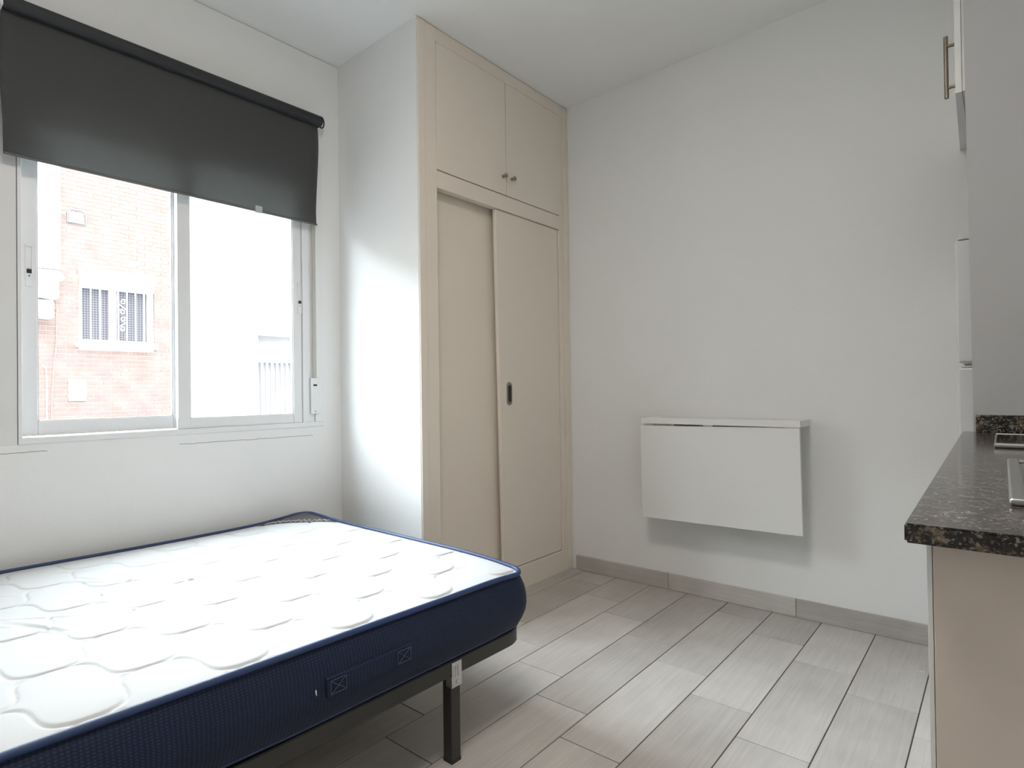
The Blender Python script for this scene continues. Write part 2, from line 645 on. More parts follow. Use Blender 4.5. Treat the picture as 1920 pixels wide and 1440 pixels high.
# tiled skirting on the back wall
bb = empty('baseboard_back', (-0.95, YB - 0.006, 0.0), 'wood-look tile skirting along the back wall', None, None, 'structure')
xs = [-1.838, -1.292, -0.704, -0.116, -0.045]
for a, b_ in zip(xs, xs[1:]):
    box('tile', a + 0.001, b_ - 0.001, YB - 0.0125, YB, 0.0005, 0.079, 'skirting', bb, 0.0015, 1)

# ------------------------------------------------------------------ window
win = empty('window_1', (XW, 0.95, OZ0), 'white aluminium sliding window with two sashes', None, None, 'structure')
XF = XW + 0.004
boxes('frame', [
    (XW - 0.075, XF, 0.445, OY1, OZ0, 0.864),           # bottom rail
    (XW - 0.075, XF, 0.445, 0.456, 0.864, OZ1),         # left inner jamb
    (XW - 0.075, XF, 1.452, 1.483, 0.864, OZ1),         # right inner jamb
    (XW - 0.075, XF, 0.445, OY1, 1.985, OZ1)], 'pvc', win, 0.0015)
boxes('guide_trim', [(XW - 0.075, XW + 0.001, OY0, 0.4435, OZ0, OZ1)], 'pvc_trim', win, 0.001)
boxes('guide_trim', [(XW - 0.075, XW - 0.001, 1.4845, 1.511, 0.864, 1.984), (XW - 0.075, XF, 1.512, OY1, 0.8645, 1.9845)], 'pvc', win, 0.001)


def sash(xface, y0, y1, z0, z1, sl, sr, rb, rt, latch_y, latch_z):
    s = empty('sash', (xface - 0.014, (y0 + y1) / 2, z0), parent=win)
    xb = xface - 0.028
    boxes('sash_frame', [(xb, xface, y0, y0 + sl, z0, z1), (xb, xface, y1 - sr, y1, z0, z1),
                         (xb + 0.001, xface - 0.002, y0 + sl, y1 - sr, z0, z0 + rb), (xb + 0.001, xface - 0.002, y0 + sl, y1 - sr, z1 - rt, z1)],
          'pvc', s, 0.002)
    box('pane', xface - 0.017, xface - 0.012, y0 + sl - 0.004, y1 - sr + 0.004, z0 + rb - 0.004, z1 - rt + 0.004, 'glass', s)
    boxes('glazing_bead', [(xface - 0.012, xface - 0.004, y0 + sl, y0 + sl + 0.004, z0 + rb, z1 - rt), (xface - 0.012, xface - 0.004, y1 - sr - 0.004, y1 - sr, z0 + rb, z1 - rt),
                           (xface - 0.012, xface - 0.004, y0 + sl, y1 - sr, z0 + rb, z0 + rb + 0.003)], 'pvc', s)
    # recessed latch: plate with a dark slot, a black slider and a screw
    bm = bmesh.new()
    hw = 0.010
    bbox(bm, xface, xface + 0.0035, latch_y - hw, latch_y + hw, latch_z - 0.052, latch_z - 0.008, 0.001)
    bbox(bm, xface, xface + 0.0035, latch_y - hw, latch_y - hw + 0.004, latch_z - 0.008, latch_z + 0.085, 0.001)
    bbox(bm, xface, xface + 0.0035, latch_y + hw - 0.004, latch_y + hw, latch_z - 0.008, latch_z + 0.085, 0.001)
    bbox(bm, xface, xface + 0.0035, latch_y - hw, latch_y + hw, latch_z + 0.080, latch_z + 0.088, 0.001)
    link_bm('latch', bm, 'pvc', s)
    box('slider', xface, xface + 0.005, latch_y - 0.0068, latch_y + 0.0068, latch_z - 0.007, latch_z + 0.006, 'black', s, 0.001)
    bm = bmesh.new()
    cyl(bm, (xface + 0.003, latch_y, latch_z - 0.017), (xface + 0.0042, latch_y, latch_z - 0.017), 0.0022, n=10)
    link_bm('screw', bm, 'black', s)
    return s


sash(-2.474, 0.457, 0.962, 0.868, 1.984, 0.046, 0.040, 0.047, 0.045, 0.4815, 1.414)
sash(-2.442, 0.927, 1.450, 0.864, 1.984, 0.045, 0.041, 0.040, 0.045, 1.440, 1.408)
box('buffer', -2.446, -2.436, 0.9225, 0.9275, 0.866, 0.905, 'pvc', win, 0.001)
# shutter strap with its winder
sb = boxes('strap_winder', [(XW, XW + 0.012, 1.486, 1.530, 0.900, 1.066)], 'pvc', win, 0.003)
box('strap_slot', XW + 0.0115, XW + 0.014, 1.498, 1.516, 1.028, 1.036, 'black', win, 0.0005)
bm = bmesh.new()
bbox(bm, XW + 0.010, XW + 0.0115, 1.499, 1.515, 1.034, 2.06)
link_bm('strap', bm, 'strap', win)
bm = bmesh.new()
cyl(bm, (XW + 0.012, 1.508, 0.912), (XW + 0.0132, 1.508, 0.912), 0.0025, n=10)
link_bm('screw', bm, 'grey_hole', win)

# ------------------------------------------------------------------ roller blind
bl = empty('roller_blind', (-2.38, 0.957, 1.76), 'dark grey fabric roller blind half lowered over the window', 'blind')
bm = bmesh.new()
cyl(bm, (-2.382, 0.402, 2.236), (-2.382, 1.519, 2.236), 0.0235, n=32)
link_bm('roller_tube', bm, 'tube', bl, smooth=False)
bm = bmesh.new()
NY, NZ = 60, 40
ztop, zbot = 2.225, 1.763
V = {}
for i in range(NY + 1):
    for j in range(NZ + 1):
        t, s = i / NY, j / NZ                        # s: 0 top .. 1 bottom
        y0 = 0.4 + 0.004 * s - 0.006 * math.sin(math.pi * min(1, s * 1.3))
        y1 = 1.505 + 0.016 * math.sin(math.pi * min(1.0, s * 1.15) ** 0.55) - 0.004 * s
        y = y0 + (y1 - y0) * t
        z = ztop + (zbot - ztop) * s
        curl = 0.010 * math.exp(-((1 - t) / 0.03) ** 2) * math.sin(math.pi * s) + 0.004 * math.exp(-(t / 0.03) ** 2) * math.sin(math.pi * s)
        x = -2.396 + 0.0015 * math.sin(5 * t + 2 * s) - curl * 0.8
        V[i, j] = bm.verts.new((x, y, z))
for i in range(NY):
    for j in range(NZ):
        bm.faces.new((V[i, j], V[i + 1, j], V[i + 1, j + 1], V[i, j + 1]))
bmesh.ops.solidify(bm, geom=bm.faces[:], thickness=0.0012)
link_bm('fabric', bm, 'blind', bl, smooth=True)
box('bottom_bar', -2.4005, -2.3935, 0.405, 1.506, 1.760, 1.768, 'blind', bl, 0.002)
# end bracket: a hooked black plate on the right, a pale one on the left
bm = bmesh.new()
pts = []
for i in range(15):
    a = math.radians(-120 + 190 * i / 14)
    pts.append((-2.388, 1.526 + 0.015 * math.cos(a), 2.238 + 0.026 * math.sin(a)))
tube(bm, pts, 0.0032, 8)
bbox(bm, -2.44, -2.386, 1.5200, 1.5225, 2.216, 2.250, 0.001)
link_bm('end_bracket', bm, 'black', bl)
boxes('end_bracket', [(-2.44, -2.352, 0.392, 0.3995, 2.208, 2.262)], 'pvc_trim', bl, 0.002)
box('clear_clip', -2.4, -2.389, 1.214, 1.243, 1.755, 1.785, 'clip', bl, 0.001)

# ------------------------------------------------------------------ wardrobe
wd = empty('wardrobe', (-2.0, 2.2, 0.0), 'cream built-in wardrobe with two sliding doors and two small top doors', 'wardrobe')
X0, X1 = XA + 0.0005, -1.869
XB = -1.905
boxes('frame', [
    (XA - 0.03, X1, 1.7015, 1.758, 0.0, 2.574), (XA + 0.0004, X1, 1.6525, 1.7015, 0.0, 2.574),  # left stile with its return
    (XB, X1, 2.672, 2.754, 0.0, 2.574),                                           # right stile
    (XB, X1, 1.758, 2.672, 2.5155, 2.574),                                        # top rail
    (XB, X1, 1.758, 2.672, 1.879, 1.953),                                         # middle rail
    (XB, X1, 1.758, 2.672, 0.0, 0.113)], 'cream', wd, 0.0008)                     # plinth
boxes('edge_strip', [(X1, X1 + 0.0045, 1.6525, 1.688, 0.0, 2.570)], 'cream', wd, 0.001)
boxes('corner_strip', [(X1, X1 + 0.006, 2.712, 2.755, 0.0, 2.572)], 'cream', wd, 0.002)
# dark interior behind the gaps
boxes('carcass', [(-2.43, -2.41, 1.703, 2.754, 0.0, 2.574), (-2.41, -1.96, 2.735, 2.754, 0.0, 2.574), (-2.41, XB - 0.001, 1.703, 1.72, 0.0, 2.574),
                  (-2.41, XB, 1.72, 2.735, 1.90, 1.93), (-2.41, XB, 1.72, 2.735, 0.06, 0.10)], 'cream_door', wd)


def door_quad(name, x0, x1, quad, mat, parent):
    bm = bmesh.new()
    prism(bm, quad, 0, x0, x1)
    es = [e for e in bm.edges]
    bmesh.ops.bevel(bm, geom=es, offset=0.0012, segments=1, affect='EDGES')
    return link_bm(name, bm, mat, parent)


ud1 = door_quad('top_door', -1.889, -1.8665, [(1.7595, 1.9575), (2.2215, 1.9575), (2.2195, 2.5135), (1.7595, 2.5135)], 'cream', wd)
ud2 = door_quad('top_door', -1.889, -1.8675, [(2.2255, 1.9575), (2.6705, 1.9575), (2.6705, 2.5135), (2.2245, 2.5135)], 'cream', wd)
sd1 = door_quad('sliding_door', -1.945, -1.925, [(1.735, 0.10), (2.235, 0.10), (2.235, 1.905), (1.735, 1.905)], 'cream_door', wd)
sd2 = door_quad('sliding_door', -1.899, -1.879, [(2.1855, 0.1175), (2.670, 0.1175), (2.668, 1.8765), (2.1515, 1.8765)], 'cream', wd)


def child_at(o, parent):
    """hang an object built in world coordinates under an existing mesh part"""
    o.parent = parent
    o.location = Vector(o.location) - world_origin(parent)
    return o


for d, y, z in ((ud1, 2.197, 2.044), (ud2, 2.262, 2.046)):
    bm = bmesh.new()
    lathe(bm, (-1.8665, y, z), (1, 0, 0), [(0, 0.008), (0.002, 0.0085), (0.004, 0.006), (0.012, 0.0055), (0.016, 0.0095), (0.020, 0.0115), (0.024, 0.0110), (0.0265, 0.008), (0.0275, 0.003)])
    k = link_bm('knob', bm, 'nickel', None, smooth=True)
    k['label'] = 'small round dark nickel knob'
    child_at(k, d)
    k.location = k.location  # stays on the door face
# recessed oval pull on the right sliding door
py, pz = 2.238, 0.980
bm = bmesh.new()
outer = [(py + 0.021 * math.cos(a) , pz + (0.037 if math.sin(a) >= 0 else -0.037) + 0.021 * math.sin(a)) for a in [2 * math.pi * i / 40 for i in range(40)]]
inner = [(py + 0.0125 * math.cos(a), pz + (0.030 if math.sin(a) >= 0 else -0.030) + 0.0125 * math.sin(a)) for a in [2 * math.pi * i / 40 for i in range(40)]]
xo = -1.879
OA = [bm.verts.new((xo, p[0], p[1])) for p in outer]
OB = [bm.verts.new((xo + 0.003, py + (p[0] - py) * 0.93, pz + (p[1] - pz) * 0.975)) for p in outer]
IB = [bm.verts.new((xo + 0.003, p[0], p[1])) for p in inner]
IA = [bm.verts.new((xo + 0.0005, p[0], p[1])) for p in inner]
n = 40
for i in range(n):
    j = (i + 1) % n
    bm.faces.new((OA[i], OA[j], OB[j], OB[i]))
    bm.faces.new((OB[i], OB[j], IB[j], IB[i]))
    bm.faces.new((IB[i], IB[j], IA[j], IA[i]))
k = link_bm('recessed_pull', bm, 'nickel', None)
k['label'] = 'oval dark metal recessed pull'
child_at(k, sd2)
bm = bmesh.new()
bm.faces.new([bm.verts.new((xo + 0.0006, p[0], p[1])) for p in inner])
k = link_bm('pull_recess', bm, simple('dark_pull_cup', (0.02, 0.016, 0.013), 0.5), None)
child_at(k, sd2)

# ------------------------------------------------------------------ bed base and mattress
TH = math.radians(-0.9)
RX, RY = -1.128, 1.410                      # far right corner of the mattress seam
bed = empty('bed_base', (RX, RY, 0.0), 'dark metal bed base on square legs under the bare mattress', 'bed', rz=TH)


def loft_loop(bm, prof, x0, x1, y0, y1, r):
    """closed loft of rounded rectangles; prof = closed list of (outward offset, z)"""
    rings = []
    for off, z in prof:
        rings.append([bm.verts.new((p[0], p[1], z)) for p in rrect(x0 - off, x1 + off, y0 - off, y1 + off, r + off, 10)])
    n = len(rings[0])
    for a in range(len(rings)):
        A, B = rings[a], rings[(a + 1) % len(rings)]
        for i in range(n):
            j = (i + 1) % n
            bm.faces.new((A[i], A[j], B[j], B[i]))


BX0, BX1, BY0, BY1 = -1.245, -0.010, -1.86, 0.020
bm = bmesh.new()
loft_loop(bm, [(0, 0.2385), (0, 0.2745), (-0.003, 0.2775), (-0.024, 0.2775), (-0.027, 0.2745), (-0.027, 0.2385), (-0.024, 0.2355), (-0.003, 0.2355)], BX0, BX1, BY0, BY1, 0.085)
link_bm('frame', bm, 'bed_metal', bed, local=True)
for i in range(13):
    y = BY1 - 0.10 - i * 0.138
    bm = bmesh.new()
    NX = 10
    prevt = None
    for k_ in range(NX + 1):
        t = k_ / NX
        x = BX0 + 0.026 + (BX1 - BX0 - 0.052) * t
        z = 0.262 + 0.010 * math.sin(math.pi * t)
        ring = [bm.verts.new((x, y - 0.034, z)), bm.verts.new((x, y + 0.034, z)), bm.verts.new((x, y + 0.034, z + 0.009)), bm.verts.new((x, y - 0.034, z + 0.009))]
        if prevt:
            for q in range(4):
                bm.faces.new((prevt[q], prevt[(q + 1) % 4], ring[(q + 1) % 4], ring[q]))
        else:
            bm.faces.new(ring)
        prevt = ring
    bm.faces.new(prevt)
    link_bm('slat', bm, 'slat', bed, local=True)
for (lx, ly, s) in ((BX1 - 0.0205, -0.2855, 1), (BX0 + 0.0205, -0.2855, -1), (BX1 - 0.0205, -1.50, 1), (BX0 + 0.0205, -1.50, -1), (BX1 - 0.0205, -0.92, 1), (BX0 + 0.0205, -0.92, -1)):
    if abs(ly + 0.92) < 0.01:
        continue
    leg = box('leg', lx - 0.0165, lx + 0.0165, ly - 0.0165, ly + 0.0165, 0.006, 0.2355, 'bed_metal', bed, 0.0015, local=True)
    foot = box('foot_cap', lx - 0.0172, lx + 0.0172, ly - 0.0172, ly + 0.0172, 0.0, 0.010, 'black', bed, 0.001, local=True)
    foot.parent = leg
    foot.location = Vector(foot.location) - Vector(leg.location)
    # pressed zinc clamp holding the leg on the tube
    bm = bmesh.new()
    xo_ = lx + s * 0.0205
    for (a0, a1, z0_, z1_) in ((0.0, 0.0018, 0.205, 0.272),):
        xs_ = sorted((xo_, xo_ + s * 0.0018))
        bbox(bm, xs_[0], xs_[1], ly - 0.018, ly + 0.018, z0_, z1_, 0.0006)
    for dy in (-0.011, -0.003, 0.005):
        xs_ = sorted((xo_ + s * 0.0015, xo_ + s * 0.0035))
        bbox(bm, xs_[0], xs_[1], ly + dy - 0.0022, ly + dy + 0.0022, 0.232, 0.262, 0.0008)
    cyl(bm, (xo_ + s * 0.0015, ly + 0.002, 0.219), (xo_ + s * 0.005, ly + 0.002, 0.219), 0.006, n=8)
    xs_ = sorted((xo_ + s * 0.0015, lx + s * 0.0))
    bbox(bm, xs_[0], xs_[1], ly - 0.019, ly - 0.0175, 0.205, 0.236)
    bbox(bm, xs_[0], xs_[1], ly + 0.0175, ly + 0.019, 0.205, 0.236)
    cl = link_bm('clamp', bm, 'zinc', bed, local=True)
    cl['label'] = 'shiny zinc clamp'
    cl.parent = leg
    cl.location = Vector(cl.location) - Vector(leg.location)

mat_e = empty('mattress', (RX, RY, 0.285), 'bare white quilted mattress with navy blue border and piping', 'mattress', rz=TH)
MX0, MX1, MY0, MY1, MR = -1.252, 0.0, -1.90, 0.0, 0.055
ZB, ZT = 0.0, 0.167                         # in the mattress's own frame


def edge_z(x, y):
    """height change of the top seam around the mattress"""
    h = 0.009 * math.exp(-((x - MX0) ** 2 + (y - MY1) ** 2) / 0.03)          # lifted far corner at the window wall
    h += 0.008 * math.exp(-((y - MY1) / 0.12) ** 2) * min(1.0, max(0.0, -x / 0.3))
    h -= 0.008 * math.exp(-((x - MX1) ** 2 + (y - MY1) ** 2) / 0.01)         # dropped near corner
    h += 0.014 * max(0.0, min(1.0, (-y - 0.3) / 0.9)) * math.exp(-((x - MX1) / 0.3) ** 2)
    h -= 0.004 * math.exp(-((x - MX0) / 0.1) ** 2) * math.exp(-((y + 0.55) / 0.35) ** 2)
    return h


prof = [(-0.050, 0.002), (-0.012, 0.0), (0.000, 0.008), (0.012, 0.026), (0.021, 0.050), (0.025, 0.075), (0.024, 0.100), (0.019, 0.125), (0.010, 0.147), (0.002, 0.160), (-0.004, ZT)]
bm = bmesh.new()
rings = []


def dense_rrect(x0, x1, y0, y1, r):
    base = rrect(x0, x1, y0, y1, r, 12)
    out = []
    for i, p in enumerate(base):
        q = base[(i + 1) % len(base)]
        d = math.hypot(q[0] - p[0], q[1] - p[1])
        m = max(1, int(d / 0.03)) if d > 0.05 else 1
        for k in range(m):
            out.append((p[0] + (q[0] - p[0]) * k / m, p[1] + (q[1] - p[1]) * k / m))
    return out


base = dense_rrect(MX0, MX1, MY0, MY1, MR)
cx_, cy_ = (MX0 + MX1) / 2, (MY0 + MY1) / 2
norms = []
for i in range(len(base)):
    a, b_ = base[i - 1], base[(i + 1) % len(base)]
    t = Vector((b_[0] - a[0], b_[1] - a[1])).normalized()
    norms.append((t.y, -t.x))
for off, z in prof:
    ring = []
    for (p, nn) in zip(base, norms):
        w = 0.003 * math.sin(p[1] * 9.0 + p[0] * 7) * (1 if 0.02 < z < 0.15 else 0)
        o_ = off + w
        zz = z + (edge_z(*p) * (z / ZT) ** 2 if z > 0.05 else 0)
        if z < 0.03:
            zz += 0.006 * max(0, math.sin(p[1] * 5.2 + 0.8)) * (1 if nn[0] > 0.5 else 0) - 0.0
        ring.append(bm.verts.new((p[0] + nn[0] * o_, p[1] + nn[1] * o_, zz)))
    rings.append(ring)
n = len(base)
for A, B in zip(rings, rings[1:]):
    for i in range(n):
        j = (i + 1) % n
        bm.faces.new((A[i], A[j], B[j], B[i]))
bm.faces.new(rings[0][::-1])
link_bm('border', bm, 'navy', mat_e, smooth=True, local=True)['label'] = 'navy blue woven mattress border'

# quilted top: fine grid, wavy diagonal stitching pressed in
NXQ, NYQ = 380, 576
P_, A_ = 0.186, 0.026
xs_ = np.linspace(MX0 + 0.004, MX1 - 0.004, NXQ + 1)
ys_ = np.linspace(MY0 + 0.004, MY1 - 0.004, NYQ + 1)
Xg, Yg = np.meshgrid(xs_, ys_, indexing='ij')
r_ = MR - 0.004
Xc = np.clip(Xg, MX0 + MR, MX1 - MR)
Yc = np.clip(Yg, MY0 + MR, MY1 - MR)
dx, dy = Xg - Xc, Yg - Yc
dm = np.maximum(np.abs(dx), np.abs(dy))
dd = np.hypot(dx, dy)
sc_ = np.where(dd > 1e-9, dm / np.maximum(dd, 1e-9), 1.0)
Xg2 = Xc + dx * np.where((np.abs(dx) > 0) & (np.abs(dy) > 0), sc_, 1.0)
Yg2 = Yc + dy * np.where((np.abs(dx) > 0) & (np.abs(dy) > 0), sc_, 1.0)
s_ = (Xg2 + Yg2) / math.sqrt(2) + 0.055
t_ = (Yg2 - Xg2) / math.sqrt(2) + 0.02
d1 = np.abs((t_ - A_ * np.sin(2 * np.pi * s_ / P_) + P_ / 2) % P_ - P_ / 2)
d2 = np.abs((s_ - A_ * np.sin(2 * np.pi * t_ / P_) + P_ / 2) % P_ - P_ / 2)
groove = -0.0040 * (np.exp(-(d1 / 0.0042) ** 2) + np.exp(-(d2 / 0.0042) ** 2))
groove += -0.0005 * (np.exp(-(d1 / 0.016) ** 2) + np.exp(-(d2 / 0.016) ** 2))
edge = np.minimum(np.minimum(Xg2 - MX0, MX1 - Xg2), np.minimum(Yg2 - MY0, MY1 - Yg2))
crown = 0.012 * (1 - np.exp(-np.maximum(edge, 0) / 0.05))
fade = np.clip(edge / 0.03, 0, 1)
wr = np.zeros_like(Xg2)
rng = np.random.RandomState(4)
for q in range(26):                          # loose wrinkles running along the bed near its window side
    x_ = rng.uniform(-1.05, -0.35)
    y_ = rng.uniform(-1.25, -0.35)
    ln = rng.uniform(0.05, 0.13)
    an = rng.uniform(0.4, 0.9)
    u = (Xg2 - x_) * math.cos(an) + (Yg2 - y_) * math.sin(an)
    v = -(Xg2 - x_) * math.sin(an) + (Yg2 - y_) * math.cos(an) + 0.08 * u * u
    wr += -0.0022 * np.exp(-(u / ln) ** 2) * np.exp(-(v / 0.006) ** 2) + 0.0012 * np.exp(-(u / ln) ** 2) * np.exp(-((v - 0.012) / 0.010) ** 2)
ez = np.vectorize(edge_z)(Xg2, Yg2)
Zg = ZT - 0.002 + crown + (groove + wr) * fade + ez * np.clip(1.2 - edge / 0.5, 0, 1)
verts = np.stack([Xg2, Yg2, Zg], -1).reshape(-1, 3)
idx = np.arange((NXQ + 1) * (NYQ + 1)).reshape(NXQ + 1, NYQ + 1)
faces = np.stack([idx[:-1, :-1], idx[1:, :-1], idx[1:, 1:], idx[:-1, 1:]], -1).reshape(-1, 4)
me = bpy.data.meshes.new('quilted_top')
me.from_pydata(verts.tolist(), [], faces.tolist())
me.materials.append(M['quilt'])
for p in me.polygons:
    p.use_smooth = True
qt = bpy.data.objects.new('quilted_top', me)
COL.objects.link(qt)
qt.parent = mat_e
qt['label'] = 'white quilted top with wavy stitching'
# piping along the upper and the lower seam
for nm, zz, off in (('piping', ZT + 0.001, 0.001), ('piping', 0.006, -0.006)):
    bm = bmesh.new()
    pts = []
    for (p, nn) in zip(base, norms):
        e = edge_z(*p) if zz > 0.1 else 0.006 * max(0, math.sin(p[1] * 5.2 + 0.8)) * (1 if nn[0] > 0.5 else 0)
        pts.append((p[0] + nn[0] * off, p[1] + nn[1] * off, zz + e))
    tube(bm, pts, 0.0075 if zz > 0.1 else 0.005, 10, closed=True)
    link_bm(nm, bm, 'piping', mat_e, smooth=True, local=True)
# carrying strap on the long side, sewn down at both ends
bm = bmesh.new()
def side_x(z):
    for (o0, z0), (o1, z1) in zip(prof, prof[1:]):
        if z0 <= z <= z1 and z1 > z0:
            return MX1 + o0 + (o1 - o0) * (z - z0) / (z1 - z0)
    return MX1
ya_, yb_ = -0.700, -0.472
NS = 24
rows = []
for i in range(NS + 1):
    y = ya_ + (yb_ - ya_) * i / NS
    lift = 0.0045 + 0.004 * math.sin(math.pi * i / NS)
    ring = []
    for (z, d) in ((0.068, 0.0), (0.070, lift), (0.089, lift), (0.106, lift), (0.108, 0.0)):
        ring.append(bm.verts.new((side_x(z) + d + 0.002, y, z)))
    rows.append(ring)
for A, B in zip(rows, rows[1:]):
    for k in range(4):
        bm.faces.new((A[k], A[k + 1], B[k + 1], B[k]))
bm.faces.new(rows[0])
bm.faces.new(rows[-1])
hd = link_bm('carry_strap', bm, 'navy', mat_e, local=True)
hd['label'] = 'navy carrying strap'
def sp(y, z):
    return (side_x(z) + 0.0105, y, z)


for (a, b_) in ((ya_ + 0.006, ya_ + 0.044), (yb_ - 0.044, yb_ - 0.006)):
    bm = bmesh.new()
    z0_, z1_ = 0.074, 0.102
    for seg_ in (((a, z0_), (b_, z0_)), ((b_, z0_), (b_, z1_)), ((b_, z1_), (a, z1_)), ((a, z1_), (a, z0_)), ((a, z0_), (b_, z1_)), ((a, z1_), (b_, z0_))):
        tube(bm, [sp(*seg_[0]), sp((seg_[0][0] + seg_[1][0]) / 2, (seg_[0][1] + seg_[1][1]) / 2), sp(*seg_[1])], 0.0009, 5)
    st = link_bm('stitching', bm, 'stitch', mat_e, local=True)
    st.parent = hd
    st.location = Vector(st.location) - Vector(hd.location)
bm = bmesh.new()
tube(bm, [(side_x(0.09) + 0.004, -0.724, 0.083), (side_x(0.09) + 0.006, -0.726, 0.088), (side_x(0.09) + 0.004, -0.7255, 0.094)], 0.0014, 6)
link_bm('loose_thread', bm, 'thread', mat_e, local=True)


def top_z(x, y):
    i = int(np.clip(np.searchsorted(xs_, x), 0, NXQ))
    j = int(np.clip(np.searchsorted(ys_, y), 0, NYQ))
    return float(Zg[i, j])


# dark woven brand tag sewn across the far corner, with illegible pale lettering
bm = bmesh.new()
P0, P1, P2 = (MX0 + 0.020, -0.250), (MX0 + 0.265, -0.012), (MX0 + 0.020, -0.012)
NT = 14
tv = {}
for i in range(NT + 1):
    for j in range(NT + 1 - i):
        a, b_ = i / NT, j / NT
        x = P2[0] + (P0[0] - P2[0]) * a + (P1[0] - P2[0]) * b_
        y = P2[1] + (P0[1] - P2[1]) * a + (P1[1] - P2[1]) * b_
        dcor = math.hypot(max(0, MX0 + MR - x), max(0, y - (MY1 - MR)))
        if dcor > MR - 0.006:
            k = (MR - 0.006) / dcor
            x = MX0 + MR - (MX0 + MR - x) * k
            y = (MY1 - MR) + (y - (MY1 - MR)) * k
        tv[i, j] = bm.verts.new((x, y, top_z(x, y) + 0.0022))
for i in range(NT):
    for j in range(NT - i):
        bm.faces.new((tv[i, j], tv[i + 1, j], tv[i, j + 1]))
        if j < NT - i - 1:
            bm.faces.new((tv[i + 1, j], tv[i + 1, j + 1], tv[i, j + 1]))
bt = link_bm('brand_tag', bm, 'label', mat_e, local=True)
bt['label'] = 'dark triangular fabric tag with pale lettering'
bm = bmesh.new()
rr = random.Random(5)
pts = []
for i in range(26):
    t = 0.12 + 0.76 * i / 25
    w = (0.030 if i % 2 else 0.008) + rr.uniform(-0.003, 0.003)
    x = P0[0] + (P1[0] - P0[0]) * t - 0.70 * w
    y = P0[1] + (P1[1] - P0[1]) * t + 0.70 * w
    pts.append((x, y, top_z(x, y) + 0.0038))
tube(bm, pts, 0.0016, 5)
lt = link_bm('lettering', bm, 'thread', mat_e, local=True)
lt.parent = bt
lt.location = Vector(lt.location) - Vector(bt.location)

# ------------------------------------------------------------------ wall-mounted drop-leaf table
tb = empty('wall_table', (-0.994, YB, 0.38), 'white wall-mounted drop-leaf table folded down on the back wall', 'table')
TX0, TX1, TYF = -1.3515, -0.6375, 2.596
bm = bmesh.new()
bbox(bm, TX0, TX1, TYF, YB - 0.001, 0.8285, 0.857, 0.002)
link_bm('table_top', bm, 'table_white', tb)
bm = bmesh.new()
bbox(bm, TX0, TX1, TYF - 0.001, TYF + 0.017, 0.383, 0.8225, 0.0015)
leaf = link_bm('drop_leaf', bm, 'table_white', tb)
for o in (leaf,):
    o.rotation_euler = (0, math.radians(-0.75), 0)
for x in (-1.31, -1.02, -0.72):
    bm = bmesh.new()
    cyl(bm, (x - 0.022, TYF + 0.002, 0.8255), (x + 0.022, TYF + 0.002, 0.8255), 0.0035, n=10)
    bbox(bm, x - 0.02, x + 0.02, TYF + 0.004, TYF + 0.03, 0.8265, 0.8285)
    link_bm('hinge', bm, 'steel', tb)
box('wall_rail', -1.30, -0.69, YB - 0.018, YB - 0.0005, 0.70, 0.8285, 'table_white', tb, 0.001)
for x in (-1.20, -0.79):
    bm = bmesh.new()
    prism(bm, [(YB - 0.018, 0.8285), (YB - 0.14, 0.8285), (YB - 0.14, 0.815), (YB - 0.018, 0.72)], 0, x - 0.009, x + 0.009)
    link_bm('support_bracket', bm, 'table_white', tb)

# ------------------------------------------------------------------ kitchen along the right
CZ = 0.865
# (left edge runs a touch out of square)
ct = empty('countertop', (0.2, 1.4, CZ - 0.019), 'brown speckled polished granite worktop beside the partition wall', 'countertop')


def cx(y):
    return -0.0765 - 0.0145 * (y - 0.686) / 1.421


SX0, SX1, SY0, SY1 = 0.016, 0.40, 0.874, 1.272       # sink cut-out
bm = bmesh.new()
ybr = [0.686, SY0, SY1, 2.1065]
gt, gb = {}, {}
for j, y in enumerate(ybr):
    for i, x in enumerate((cx(y), SX0, SX1, XR - 0.001)):
        gt[i, j] = bm.verts.new((x, y, CZ))
        gb[i, j] = bm.verts.new((x, y, CZ - 0.019))
for i in range(3):
    for j in range(3):
        if (i, j) == (1, 1):
            continue
        bm.faces.new((gt[i, j], gt[i + 1, j], gt[i + 1, j + 1], gt[i, j + 1]))
        bm.faces.new((gb[i, j], gb[i, j + 1], gb[i + 1, j + 1], gb[i + 1, j]))
for e in [e for e in bm.edges if len(e.link_faces) == 1 and e.verts[0].co.z > CZ - 0.001]:
    k0 = [k for k, v in gt.items() if v == e.verts[0]][0]
    k1 = [k for k, v in gt.items() if v == e.verts[1]][0]
    bm.faces.new((gt[k0], gt[k1], gb[k1], gb[k0]))
bmesh.ops.recalc_face_normals(bm, faces=bm.faces)
es = []
for e in bm.edges:
    v0, v1 = e.verts[0].co, e.verts[1].co
    near = max(v0.y, v1.y) < 0.69
    left = max(v0.x, v1.x) < 0.0
    if len(e.link_faces) == 2 and e.calc_face_angle(0) > 0.5 and (near or left):
        es.append(e)
bmesh.ops.bevel(bm, geom=es, offset=0.0022, segments=2, affect='EDGES')
link_bm('slab', bm, 'granite', ct)
box('upstand', -0.0605, XR - 0.001, 2.088, 2.1068, CZ, 0.9125, 'granite', ct, 0.0015)

